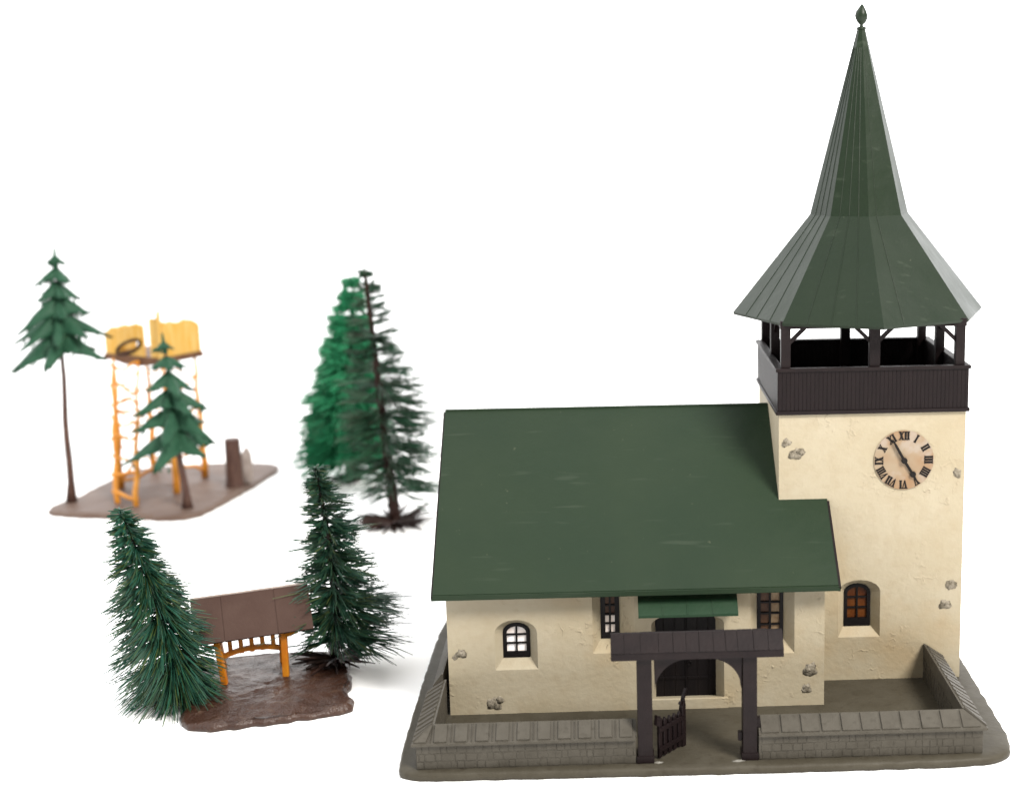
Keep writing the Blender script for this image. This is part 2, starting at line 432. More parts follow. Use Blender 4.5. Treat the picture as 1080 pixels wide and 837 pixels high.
# canopy over the door
q = MB()
c0, c1 = -4.63, -1.56
prof = [(.02, 3.84), (-.28, 3.69), (-.68, 3.33), (-.68, 3.25), (-.6, 3.26), (-.25, 3.58), (.02, 3.72)]
q.loft([(c0, y, z) for y, z in prof], [(c1, y, z) for y, z in prof])
q.face([(c0, y, z) for y, z in prof]); q.face([(c1, y, z) for y, z in prof])
for i in range(1, 4):
    x = c0 + (c1 - c0) * i / 4 + rnd.uniform(-.03, .03); q.bar((x, -.30, 3.675), (x, -.68, 3.335), .035, .03)
q.build('door_canopy', 'canopy', CH)
# nave roof
q = MB()
RX0, RX1 = -10.888, 1.5626
t_ = .13
def roofpoly(pts):
    top = [(x, y, roofz(y)) for x, y in pts]; bot = [(x, y, roofz(y) - t_) for x, y in pts]
    q.face(top); q.face(bot); q.loft(top, bot)
roofpoly([(RX0, EY), (RX1, EY), (RX1, Yt - .003), (-.003, Yt - .003), (-.003, RY), (RX0, RY)])
roofpoly([(RX0, RY), (-.003, RY), (-.003, 8.02), (RX1, 8.02), (RX1, yb + .55), (RX0, yb + .55)])
ROOF = q.build('nave_roof', 'roof', CH)
# barge boards along the gables and the eave lip
for (x, ya, yb2, wb, hb) in ((RX0 - .02, EY - .01, RY, .06, .2), (RX0 - .02, yb + .55, RY + .03, .06, .2), (RX1 + .02, EY - .01, Yt - .01, .07, .22)):
    q = MB(); q.bar((x, ya, roofz(ya) - .13), (x, yb2, roofz(yb2) - .13), wb, hb); q.build('barge_board', 'brown_plain', CH)
q = MB(); q.bar((RX0 - .03, EY - .02, EZ - .1), (RX1 + .03, EY - .02, EZ - .1), .07, .16, .012); q.build('eave_board', 'roof', CH)
# ridge cap
q = MB(); q.bar((RX0, RY, RZ + .0), (-.01, RY, RZ + .0), .10, .07, .02); q.build('ridge_cap', 'roof', CH)

# --- tower
T0, T1, TY1 = 0.0, 6.0, Yt + 6.0
w = MB()
TA = arched(1.96, 3.33, 1.47, 3.02, 3.42); TBk = arched(2.2, 3.05, 1.77, 2.9, 3.19)
w.holes([(T0, 0), (T1, 0), (T1, ZT), (T0, ZT)], [TA], lambda u, v: (u, Yt, v))
w.loft([(p[0], Yt, p[1]) for p in TA], [(p[0], Yt + .36, p[1]) for p in TBk])
w.face([(T0, Yt, 0), (T0, TY1, 0), (T0, TY1, ZT), (T0, Yt, ZT)])
w.face([(T1, Yt, 0), (T1, TY1, 0), (T1, TY1, ZT), (T1, Yt, ZT)])
w.face([(T0, TY1, 0), (T1, TY1, 0), (T1, TY1, ZT), (T0, TY1, ZT)])
w.face([(T0, Yt, ZT), (T1, Yt, ZT), (T1, TY1, ZT), (T0, TY1, ZT)])
TW = w.build('tower_wall', 'plaster', CH)
window(TBk, .36, Yt + .36, 2, 3, 'pane_orange', .10, .055, .26)
# exposed field stones in the plaster
def stone(parent, x, y, z, r, seed):
    mb = MB()
    k = random.Random(seed)
    lump(mb, (x, y + r * .08, z), (r * 1.05, r * .30, r), seed * 1.7, 1, .6, 3)
    if r > .17: lump(mb, (x + r * k.uniform(-.9, .9), y, z + r * k.uniform(-.6, .6)), (r * .6, r * .33, r * .5), seed * 2.9, 1, .5, 3)
    mb.build('exposed_stone', 'stone', parent, True)
for (x, z, r, sd) in ((-10.15, 2.03, .15, 1), (-9.16, .36, .21, 2), (.78, 1.19, .2, 3), (.66, .55, .15, 4), (-10.35, 1.9, .08, 12)): stone(WALL, x, -.005, z, r, sd)
for (x, z, r, sd) in ((.23, 8.05, .13, 5), (.60, 7.66, .21, 6), (5.75, 6.93, .14, 7), (5.66, 3.19, .17, 8), (5.45, 2.53, .17, 9)): stone(TW, x, Yt - .005, z, r, sd)
stone(TW, 5.99, 3.4, 5.2, .12, 10)
# clock
ccx, ccz, cr = 4.02, 7.40, .97
def ymat(): return Matrix.Identity(4)
q = MB()
n = 64
q.prism([(ccx + cr * math.cos(2 * PI * i / n), ccz + cr * math.sin(2 * PI * i / n)) for i in range(n)], Yt - .035, Yt + .01)
CL = q.build('clock_face', 'clock', CH)
def glyph(txt):
    """roman numeral strokes as quads in a box of height 1, centred; returns list of 4-point polys"""
    H = 1.0; polys = []; x = 0; tk, tn, sf = .27, .11, .10
    def ser(a, b):
        polys.append([(a - .05, 0), (b + .05, 0), (b + .05, sf), (a - .05, sf)]); polys.append([(a - .05, H - sf), (b + .05, H - sf), (b + .05, H), (a - .05, H)])
    for ch in txt:
        if ch == 'I':
            polys.append([(x, 0), (x + tk, 0), (x + tk, H), (x, H)]); ser(x, x + tk); x += tk + .11
        elif ch == 'V':
            polys.append([(x, H), (x + tk * 1.1, H), (x + .42, 0), (x + .30, 0)]); polys.append([(x + .30, 0), (x + .42, 0), (x + .72, H), (x + .72 - tn, H)])
            polys.append([(x - .05, H - sf), (x + .77, H - sf), (x + .77, H), (x - .05, H)]); x += .8
        elif ch == 'X':
            polys.append([(x, H), (x + tk * 1.15, H), (x + .68, 0), (x + .68 - tk * 1.15, 0)]); polys.append([(x, 0), (x + tn * 1.3, 0), (x + .68, H), (x + .68 - tn * 1.3, H)])
            ser(x, x + .2); ser(x + .5, x + .68); x += .79
    wd = x - .1
    return [[(p[0] - wd / 2, p[1] - .5) for p in pl] for pl in polys]
NUM = ['XII', 'I', 'II', 'III', 'IIII', 'V', 'VI', 'VII', 'VIII', 'IX', 'X', 'XI']
for k, tx in enumerate(NUM):
    a = -k * PI / 6; q = MB(); sc = .275; xs = .25
    for j, pl in enumerate(glyph(tx)):
        pts = []
        for (u, v) in pl:
            u2, v2 = u * xs * (.80 if len(tx) > 3 else .92), v * sc + cr * .825
            pts.append((ccx + u2 * math.cos(a) - v2 * math.sin(a), ccz + u2 * math.sin(a) + v2 * math.cos(a)))
        q.prism(pts, Yt - .050 - j * .0004, Yt - .034)
    q.build('numeral', 'ink', CL, recalc=True)
def hand(name, ang, L, back, y, bead):
    q = MB(); a = R_(ang); dx, dz = math.sin(a), math.cos(a); nx, nz = dz, -dx
    def P(l, w_): return (ccx + dx * l + nx * w_, ccz + dz * l + nz * w_)
    q.prism([P(-back, .02), P(-back, -.02), P(0, -.045), P(L * .7, -.04), P(L, -.012), P(L, .012), P(L * .7, .04), P(0, .045)], y, y + .03)
    c = P(bead, 0) if bead else P(0, 0); r = .10
    q.prism([(c[0] + r * math.cos(t * PI / 8), c[1] + r * math.sin(t * PI / 8)) for t in range(16)], y - .012, y + .03)
    q.build(name, 'ink', CL)
hand('hour_hand', 148, .84, .0, Yt - .095, .55)
hand('minute_hand', -29, .80, .0, Yt - .13, 0)

# --- belfry
PZ = 10.36
bf0, bf1, bfy0, bfy1 = -.05, 6.05, Yt - .05, TY1 + .05
q = MB()
for (lo, hi) in (((bf0, bfy0, ZT), (bf1, bfy0 + .16, PZ)), ((bf0, bfy1 - .16, ZT), (bf1, bfy1, PZ)), ((bf0, bfy0 + .16, ZT), (bf0 + .16, bfy1 - .16, PZ)), ((bf1 - .16, bfy0 + .16, ZT), (bf1, bfy1 - .16, PZ))):
    q.box(lo, hi)
PAR = q.build('belfry_parapet', 'brown', CH, recalc=False)
for z, h, e in ((ZT - .03, .12, .05), (PZ - .02, .11, .06)):
    q = MB()
    q.box((bf0 - e, bfy0 - e, z), (bf1 + e, bfy0 + .2, z + h), .02); q.box((bf0 - e, bfy1 - .2, z), (bf1 + e, bfy1 + e, z + h), .02)
    q.box((bf0 - e, bfy0 + .2, z + .002), (bf0 + .2, bfy1 - .2, z + h - .002), .02); q.box((bf1 - .2, bfy0 + .2, z + .002), (bf1 + e, bfy1 - .2, z + h - .002), .02)
    q.build('rail', 'brown_plain', PAR, recalc=False)
q = MB(); q.box((.1, Yt + .1, ZT + .002), (5.9, TY1 - .1, ZT + .06)); q.build('belfry_floor', 'brown_plain', CH)
ZB = 11.92
pp = []
for ix, x in enumerate((.22, 3.05, 5.78)):
    for iy, y in enumerate((Yt + .16, Yt + 3.0, TY1 - .16)):
        if ix == 1 and iy == 1: continue
        pp.append((ix, iy, x, y))
        q = MB(); wd = .17 if (ix == 1) else .15
        q.box((x - wd, y - .14, ZT + .05), (x + wd, y + .14, ZB), .015); q.build('belfry_post', 'brown_plain', CH)
def brace(x0, y0, dx, dy):
    q = MB(); q.bar((x0, y0, 11.12), (x0 + dx * .62, y0 + dy * .62, 11.72), .10, .12); q.build('brace', 'brown_plain', CH)
for (ix, iy, x, y) in pp:
    if iy in (0, 2):
        if ix > 0: brace(x, y, -1, 0)
        if ix < 2: brace(x, y, 1, 0)
    if ix in (0, 2):
        if iy > 0: brace(x, y, 0, -1)
        if iy < 2: brace(x, y, 0, 1)
q = MB()
q.box((.04, Yt + .0, 11.70), (5.96, Yt + .28, 11.94), .01); q.box((.04, TY1 - .28, 11.70), (5.96, TY1, 11.94), .01)
q.box((.08, Yt + .28, 11.70), (.36, TY1 - .28, 11.935), .01); q.box((5.64, Yt + .28, 11.70), (5.92, TY1 - .28, 11.935), .01)
q.build('belfry_beam', 'brown_plain', CH, recalc=False)
# --- spire
tcx, tcy = 3.008, Yt + 3.0
def octp(r, z, k, off=0): a = .0197 + k * PI / 4; return Vector((tcx + r * math.sin(a), tcy - r * math.cos(a), z))
lev = [(4.2, 11.88), (1.631, 15.08), (.13, 21.0)]
q = MB()
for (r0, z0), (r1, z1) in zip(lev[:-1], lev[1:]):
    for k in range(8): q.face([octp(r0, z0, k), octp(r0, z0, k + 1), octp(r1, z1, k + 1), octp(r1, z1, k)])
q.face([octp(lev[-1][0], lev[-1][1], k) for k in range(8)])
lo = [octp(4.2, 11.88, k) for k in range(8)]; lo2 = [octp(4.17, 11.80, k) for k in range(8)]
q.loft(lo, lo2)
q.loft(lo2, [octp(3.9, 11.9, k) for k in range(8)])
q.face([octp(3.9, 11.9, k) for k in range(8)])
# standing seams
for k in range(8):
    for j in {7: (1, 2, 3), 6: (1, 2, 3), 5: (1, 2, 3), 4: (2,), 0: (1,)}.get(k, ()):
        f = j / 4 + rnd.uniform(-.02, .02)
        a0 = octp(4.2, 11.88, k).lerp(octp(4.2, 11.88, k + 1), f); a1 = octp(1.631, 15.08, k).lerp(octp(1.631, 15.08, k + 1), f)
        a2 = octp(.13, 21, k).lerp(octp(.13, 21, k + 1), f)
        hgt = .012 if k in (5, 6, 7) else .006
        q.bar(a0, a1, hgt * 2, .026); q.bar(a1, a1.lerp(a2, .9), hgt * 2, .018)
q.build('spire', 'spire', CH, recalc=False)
q = MB()
prof = [(.0, 20.97), (.15, 20.98), (.15, 21.05), (.06, 21.08), (.05, 21.13), (.13, 21.2), (.185, 21.32), (.20, 21.42), (.17, 21.55), (.10, 21.66), (.045, 21.75), (.0, 21.79)]
nn = 24; rings = []
for r, z in prof:
    rings.append([q.bm.verts.new((tcx + max(r, .001) * (1 + .08 * math.sin(3 * 2 * PI * i / nn + z * 9)) * math.cos(2 * PI * i / nn) + .05 * max(0, z - 21.5), tcy + max(r, .001) * math.sin(2 * PI * i / nn), z)) for i in range(nn)])
for a, b_ in zip(rings[:-1], rings[1:]):
    for i in range(nn): q.bm.faces.new((a[i], a[(i + 1) % nn], b_[(i + 1) % nn], b_[i]))
q.build('finial', 'spire', CH, True)

# ------------------------------------------------------------------ churchyard walls
def yard_wall(label, p, q_, body_h, ridge_h, tile, gap, seed, m0=0, m1=0, hb=.24, ho=.36, hi=.26, tiles=True):
    """wall along p->q_ under a lean-to coping of raised slabs that falls to the outer side; m0/m1 mitre the corner ends"""
    P, Q = Vector((p[0], p[1], 0)), Vector((q_[0], q_[1], 0)); L = (Q - P).length; d = (Q - P) / L; nrm = Vector((d.y, -d.x, 0))
    t = thing('yard_wall', ((P + Q) / 2)[:], label, 'wall', 'low walls around the churchyard')
    mt = Matrix(((d.x, nrm.x, 0, P.x), (d.y, nrm.y, 0, P.y), (0, 0, 1, 0), (0, 0, 0, 1)))
    front = abs(d.x) > .5
    x0 = (-hb if front else hb + .002) if m0 else 0; x1 = L + ((hb if front else -hb - .002) if m1 else 0)
    k = random.Random(seed); m = MB()
    m.box((x0, -hb, 0), (x1, hb, body_h), 0, mt)
    rows = 3; rh = (body_h - .03) / rows
    for side in (-1, 1):
        for r in range(rows):
            x = x0 - k.uniform(0, .2)
            while x < x1 and tiles:
                wl = k.uniform(.16, .40); a, b2 = max(x, x0 + .01), min(x + wl - .022, x1 - .01)
                if b2 - a > .05:
                    y0, y1 = (hb - .01, hb + k.uniform(.006, .018)) if side > 0 else (-hb - k.uniform(.006, .018), -hb + .01)
                    jz = k.uniform(-.01, .01)
                    m.box((a, y0, .02 + r * rh + jz), (b2, y1, .015 + (r + 1) * rh - .022 + jz), .007, mt)
                x += wl
    m.build('brick_body', 'wall_grey', t, recalc=False)
    m = MB()
    pr = [(-hi, body_h), (ho, body_h), (ho, body_h + .07), (-hi + .05, ridge_h), (-hi, ridge_h)]
    A = [mt @ Vector((m0 * y, y, z)) for y, z in pr]; B2 = [mt @ Vector((L + m1 * y, y, z)) for y, z in pr]
    m.loft(A, B2); m.face(A); m.face(B2)
    bmesh.ops.recalc_face_normals(m.bm, faces=m.bm.faces)
    if tiles:
        dz, dy = ridge_h - body_h - .07, ho + hi - .05
        ln = math.hypot(dz, dy); vd = Vector((0, -dy / ln, dz / ln)); wdn = Vector((0, dz / ln, dy / ln))
        x = (-.30 if m0 else gap)
        while x + tile < L + (.34 if m1 else 0.02):
            h = .045 + k.uniform(-.010, .010)
            sk = k.uniform(-.012, .012)
            v0 = .05
            # at a mitred end the slab starts higher up the slope
            if m0 and x < ho: v0 = max(v0, 0)
            mm = Matrix(((1, vd.x, wdn.x, x), (0, vd.y, wdn.y, ho), (0, vd.z, wdn.z, body_h + .07), (0, 0, 0, 1)))
            # clip slab against the mitre line x = m*y
            def clip(u0, u1, hh, bev):
                o = []
                for (u, v) in ((u0, v0), (u1, v0), (u1, ln - .004), (u0, ln - .004)):
                    y = ho + vd.y * v; X_ = x + u
                    if m0: X_ = max(X_, m0 * y + .03)
                    if m1: X_ = min(X_, L + m1 * y - .03)
                    o.append((X_ - x, v))
                if min(abs(o[1][0] - o[0][0]), 9) < .02 and abs(o[2][0] - o[3][0]) < .02: return
                bb = bmesh.new(); lo = [bb.verts.new((u, v, -.01)) for u, v in o]; hi_ = [bb.verts.new((u + (.008 if i in (0, 3) else -.008), v + (.008 if i < 2 else -.008), hh)) for i, (u, v) in enumerate(o)]
                bb.faces.new(hi_); bb.faces.new(lo[::-1])
                for i in range(4): bb.faces.new((lo[i], lo[(i + 1) % 4], hi_[(i + 1) % 4], hi_[i]))
                bmesh.ops.recalc_face_normals(bb, faces=bb.faces)
                bb.transform(mt @ mm); m.merge(bb)
            clip(sk, tile + sk, h, .01)
            if gap > .13: clip(tile + gap * .44, tile + gap * .58, .03, .004)
            x += tile + gap
    m.build('coping', 'wall_grey', t, recalc=False)
    return t
YW = -3.66
yard_wall('long front wall left of the gate with widely spaced coping slabs', (-10.9, YW), (-4.83, YW), .74, 1.17, .37, .22, 1, -1, 0)
yard_wall('front wall right of the gate with close-set coping slabs', (-1.27, YW), (5.03, YW), .74, 1.17, .52, .065, 2, 0, 1)
yard_wall('side wall at the left end of the yard with slanting ribbed coping', (-10.9, .05), (-10.9, YW), .74, 1.17, .20, .16, 3, 0, 1)
yard_wall('plain smooth wall stub half hidden behind the left gable of the nave', (-10.9, 4.3), (-10.9, .09), .90, 1.32, .2, .12, 4, 0, 0, .13, .17, .15, tiles=False)
yard_wall('side wall at the right end of the yard meeting the tower', (5.03, YW), (5.03, 1.97), .74, 1.2, .26, .13, 5, -1, 0)

# ------------------------------------------------------------------ gate
GT = thing('gate', (-3.05, -3.55, 0), 'dark brown roofed timber gate with one open picket leaf in front of the church', 'gate')
gy0, gy1 = -3.92, -3.42
for (a, b2, lean) in ((-4.77, -4.34, .0), (-1.73, -1.32, 0)):
    q = MB(); q.box((a, gy0, 0), (b2, gy1, 3.3), .02)
    q.box((a - .04, gy0 - .03, 0), (b2 + .04, gy1 + .03, .22), .02)
    q.build('post', 'brown_plain', GT)
q = MB(); q.box((b2 - .02, gy0 + .1, .95), (b2 + .1, gy0 + .3, 1.25), .02); q.box((-1.86, gy0 + .12, .55), (-1.74, gy0 + .3, .82), .02); q.build('latch', 'brown_plain', GT)
for side in (0, 1):
    q = MB(); pts = []
    xo, rad = (-4.27, 1.0) if side == 0 else (-1.75, .95)
    sg = 1 if side == 0 else -1
    pts = [(xo, 3.24)]
    for i in range(11):
        t = PI / 2 * i / 10; pts.append((xo + sg * rad * (1 - math.cos(t)) * .98 + sg * .02, 2.18 + (.93) * math.sin(t)))
    pts.append((xo + sg * rad, 3.24))
    q.prism(pts, -3.86, -3.5, 0); q.build('arch_brace', 'brown_plain', GT)
q = MB(); q.box((-5.30, -3.84, 3.1), (-.80, -3.5, 3.32), .02); q.build('lintel', 'brown_plain', GT)
q = MB()
x0, x1 = -5.50, -.57
prof = [(-4.06, 3.18), (-4.06, 3.42), (-3.62, 3.84), (-3.55, 3.84), (-3.15, 3.42), (-3.15, 3.25), (-3.3, 3.3), (-3.9, 3.3)]
A = [(x0, y, z) for y, z in prof]; B2 = [(x1, y, z) for y, z in prof]
q.loft(A, B2); q.face(A); q.face(B2)
bmesh.ops.recalc_face_normals(q.bm, faces=q.bm.faces)
k = random.Random(8); x = x0
while x < x1 - .05:
    wd = k.uniform(.33, .52); e = min(x + wd - .02, x1)
    for sd in (1, -1):
        va = Vector((0, .44 * sd, .42)).normalized(); wn = Vector((0, -.42 * sd, .44)).normalized()
        mm = Matrix(((1, va.x, wn.x, 0), (0, va.y, wn.y, -4.06 if sd > 0 else -3.11), (0, va.z, wn.z, 3.42), (0, 0, 0, 1)))
        q.box((x + .005, -.03, -.02), (e + .012, .60, .022 + k.uniform(-.009, .009)), .008, mm)
    x += wd
q.build('gate_roof', 'brown_plain', GT, recalc=False)
q = MB()
h0, h1 = Vector((-4.2, -3.72, 0)), Vector((-3.40, -2.75, 0)); dv = (h1 - h0); L = dv.length; dv /= L; nv = Vector((dv.y, -dv.x, 0))
mt = Matrix(((dv.x, nv.x, 0, h0.x), (dv.y, nv.y, 0, h0.y), (0, 0, 1, 0), (0, 0, 0, 1)))
tops = [1.32, 1.22, 1.19, 1.17, 1.15]
for i, tp in enumerate(tops):
    x = .04 + i * .235
    q.prism([(x, .04), (x + .15, .04), (x + .15, tp - .1), (x + .075, tp), (x, tp - .1)], -.05, .04, .012, mt)
q.prism([(L - .12, .0), (L + .06, .0), (L + .06, 1.28), (L + .0, 1.58), (L - .06, 1.34), (L - .12, 1.25)], -.07, .07, .015, mt)
q.prism([(L - .05, 1.5), (L + .03, 1.45), (L + .2, 1.72), (L + .12, 1.76)], -.05, .05, .01, mt)
q.prism([(L - .12, 1.30), (L - .2, 1.36), (L - .14, 1.42), (L - .04, 1.40)], -.04, .04, 0, mt)
for z in (.25, .85): q.box((0, .03, z), (L, .09, z + .13), .01, mt)
q.prism([(0, 1.05), (-.09, 1.1), (-.05, 1.4), (.03, 1.3)], -.05, .05, 0, mt)
q.build('gate_leaf', 'brown_plain', GT, recalc=False)

# ------------------------------------------------------------------ near scene: feeding shelter on its plate
NP = thing('earth_plate', (-16.6, 3.2, GZ), 'glossy dark brown earth plate under the small roofed shelter', 'base plate')
ol = [(-19.1, .35), (-18.55, -.25), (-17, -.05), (-15.45, .38), (-13.9, .85), (-13.65, 1.4), (-14.2, 2.3), (-14.1, 3.2), (-14.5, 4.5), (-14.6, 6.0), (-17.1, 6.3), (-19.6, 5.7), (-20.1, 3.4), (-19.3, 1.6)]
q = MB(); slab(q, chaikin(ol, 2), GZ, -.02, .09, .14, 180, 22, .14, 11, lambda x, y: .10 * math.exp(-((x + 17.6) ** 2 + (y - 2) ** 2) / 2), 1.3)
q.build('earth', 'earth', NP, True)
so = Vector((-17.39, 3.5, 0)); sth = math.atan2(.53, 1.96)
SM = Matrix.Translation(so) @ Matrix.Rotation(sth, 4, 'Z') @ Matrix.Rotation(R_(-2.2), 4, 'Y')
SH = thing('feeding_shelter', (-17.39, 3.5, 0), 'small open shelter with orange posts and a brown pitched roof', 'shelter')
rz_, ez_ = 2.83, 1.62; ry_, ey_, by_ = .7, -.45, 1.85
q = MB()
for (pa, pb) in (((ey_, ez_), (ry_, rz_)), ((by_, ez_), (ry_, rz_))):
    A = Vector((0, pa[0], pa[1])); B2 = Vector((0, pb[0], pb[1])); v = (B2 - A); ln = v.length; v /= ln; sg = 1 if v.y > 0 else -1
    wn = Vector((0, -v.z * sg, abs(v.y))).normalized()
    mm = SM @ Matrix(((1, v.x, wn.x, 0), (0, v.y, wn.y, A.y), (0, v.z, wn.z, A.z), (0, 0, 0, 1)))
    for (u0, u1) in ((-1.80, -.86), (-.83, .86), (.89, 2.02)):
        q.box((u0, 0, -.04), (u1, ln, .05), .012, mm)
    q.box((-1.78, .02, -.05), (2.0, ln - .02, .03), 0, mm)
q.build('shelter_roof', 'shelter_roof', SH, recalc=False)
q = MB(); q.bar(SM @ Vector((-1.78, ry_, rz_ + .04)), SM @ Vector((2.0, ry_, rz_ + .04)), .09, .06, .015); q.build('ridge_cap', 'beige_lit_bark', SH)
for x in (-1.05, 1.03):
    for y in (0, 1.4):
        q = MB(); sx = -.06 if x < 0 else .04
        q.bar(SM @ Vector((x - sx, y, -.05)), SM @ Vector((x + sx, y, 1.72 if y == 0 else 1.95)), .21, .2, .03); q.build('post', 'orange', SH)
for y in (0.42,):                      # beam, arched rail and slats of the hay rack
    q = MB()
    q.bar(SM @ Vector((-1.25, y, 1.62)), SM @ Vector((1.45, y, 1.62)), .2, .14, .02)
    pts = []
    for i in range(13):
        u = -1.05 + 2.1 * i / 12; pts.append((u, .70 + .20 * (1 - ((u) / 1.05) ** 2)))
    q.prism(pts + [(u, z + .17) for u, z in reversed(pts)], y - .06, y + .06, 0, SM)
    for i in range(1, 6):
        u = -1.05 + 2.1 * i / 6; q.box((u - .075, y - .045, .85), (u + .075, y + .045, 1.6), .01, SM)
    q.build('hay_rack', 'orange', SH, recalc=False)
q = MB(); q.bar(SM @ Vector((1.03, -.12, 1.42)), SM @ Vector((1.5, .3, 1.38)), .14, .14, .02); q.bar(SM @ Vector((-1.05, 0, 1.35)), SM @ Vector((-1.5, .4, 1.2)), .14, .14, .02); q.build('roof_brace', 'orange', SH, recalc=False)

# ------------------------------------------------------------------ brush trees
def lerp_prof(pr, t):
    for (a, b2) in zip(pr[:-1], pr[1:]):
        if t <= b2[0]: f = (t - a[0]) / (b2[0] - a[0] + 1e-9); return a[1] + (b2[1] - a[1]) * f
    return pr[-1][1]
def brush_tree(name, label, base, top, prof, elev, n, mats, w=.03, tuft=5, seed=0, bow=(0, 0), rfun=None, root=None, t0=.04, trunk_r=.11, spread=.16, tiers=0, group=None, jit=.25):
    k = random.Random(seed); B0, T = Vector(base), Vector(top)
    t = thing(name, base, label, 'tree', group)
    def ax(f): return B0.lerp(T, f) + Vector((bow[0], bow[1], 0)) * math.sin(PI * f)
    m = MB(); m.tube([ax(i / 14) for i in range(15)], [trunk_r * (1 - .72 * i / 14) for i in range(15)], 8)
    # twisted wire strands
    for ph in (0, PI):
        m.tube([ax(i / 90 * .98) + Vector((math.cos(i * .9 + ph), math.sin(i * .9 + ph), 0)) * trunk_r * (1 - .72 * i / 90) * .8 for i in range(91)], [trunk_r * .45 * (1 - .6 * i / 90) for i in range(91)], 5)
    m.build('trunk', mats[1], t, True)
    m = MB(); H = (T - B0).length
    for i in range(n // tuft):
        u = k.random(); f = t0 + (1 - t0) * u ** 1.04
        if tiers:
            ft = round(f * tiers) / tiers; f = ft + (f - ft) * (.75 if tiers < 12 else .6)
            f = min(max(f, t0), 1)
        az = k.uniform(0, 2 * PI); el = R_(lerp_prof(elev, f) + k.gauss(0, 7))
        r = lerp_prof(prof, f) * (1 + k.gauss(0, jit * .5))
        if rfun: r *= rfun(f, az)
        if r < .05: continue
        p0 = ax(f)
        d = Vector((math.cos(az) * math.cos(el), math.sin(az) * math.cos(el), math.sin(el)))
        for j in range(tuft):
            dd = (d + Vector((k.gauss(0, spread), k.gauss(0, spread), k.gauss(0, spread * .6)))).normalized()
            st = r * k.uniform(0, .45) if j else 0
            L = r * k.uniform(.72, 1.08) - st
            m.needle(p0 + d * st + Vector((0, 0, k.gauss(0, .03))), dd, max(L, .12), w * k.uniform(.7, 1.25), r * k.uniform(-.02, .10))
    # leader tuft
    for j in range(26):
        dd = Vector((k.gauss(0, .5), k.gauss(0, .5), 1)).normalized(); m.needle(ax(.95 + .035 * k.random()), dd, k.uniform(.1, .2) * max(1, H / 9), w, 0)
    m.build('crown', mats[0], t, recalc=False)
    if root:
        m = MB()
        for j in range(root[0]):
            az = k.uniform(0, 2 * PI); el = k.uniform(-.10, .35); L = root[1] * k.uniform(.45, 1.05)
            m.needle(B0 + Vector((0, 0, .12)), Vector((math.cos(az) * math.cos(el), math.sin(az) * math.cos(el), math.sin(el))), L, root[2] * k.uniform(.6, 1.3), L * k.uniform(.0, .10))
        m.build('root_base', 'root', t, recalc=False)
    return t
brush_tree('brush_tree', 'leaning bottle-brush fir at the left end of the shelter', (-19.35, 2.1, .0), (-20.92, 2.1, 6.3),
  [(0, 1.5), (.08, 2.0), (.25, 1.9), (.45, 1.6), (.65, 1.25), (.82, .82), (.94, .54), (1, .32)],
  [(0, -40), (.15, -32), (.4, -22), (.7, -16), (1, 5)], 3900, ('needle_near', 'wire'), .0185, 4, 21, bow=(.12, 0), root=(60, 1.1, .05), t0=.06, spread=.07,
  rfun=lambda f, a: 1 - .15 * math.cos(a) * (1 - f * f), group='firs beside the shelter')
brush_tree('brush_tree', 'dark green bottle-brush fir at the right end of the shelter', (-15.0, 4.97, .0), (-15.30, 4.97, 6.88),
  [(0, 1.3), (.1, 1.75), (.22, 2.0), (.38, 1.7), (.5, 1.25), (.6, 1.1), (.75, .85), (.9, .55), (1, .3)],
  [(0, -2), (.3, -2), (.6, -2), (1, 12)], 3500, ('needle_near2', 'wire'), .019, 5, 33, bow=(.22, 0), root=(90, 1.5, .055), t0=.11, trunk_r=.17, spread=.075,
  rfun=lambda f, a: (1.16 if math.cos(a) > .2 else .86) * (1 + .22 * math.sin(f * 37 + 2 * math.cos(a))), group='firs beside the shelter')
brush_tree('brush_tree', 'bright green brush fir behind, left of the dark one', (-18.95, 31.8, GZ), (-18.2, 31.8, 10.3),
  [(0, 1.8), (.12, 2.4), (.3, 2.2), (.5, 1.85), (.7, 1.3), (.88, .75), (1, .4)],
  [(0, -14), (.5, -8), (1, 10)], 9000, ('needle_green', 'trunk'), .05, 9, 41, t0=.13, spread=.2, tiers=9, root=(50, 1.0, .08), rfun=lambda f, a: 1.12 if math.cos(a) < 0 else .9, group='firs in the background')
brush_tree('brush_tree', 'sparse dark brush fir with brown stem and flat branches behind the nave', (-15.35, 23.14, GZ + .05), (-16.2, 23.14, 11.55),
  [(0, .9), (.13, 2.15), (.3, 2.45), (.5, 2.1), (.7, 1.45), (.88, .8), (1, .35)],
  [(0, -5), (.5, 0), (1, 12)], 3000, ('needle_dark', 'trunk_dark'), .021, 10, 52, t0=.12, spread=.15, tiers=16, trunk_r=.27, root=(170, 2.0, .05), rfun=lambda f, a: 1.12 if math.cos(a) > 0 else .9, group='firs in the background')

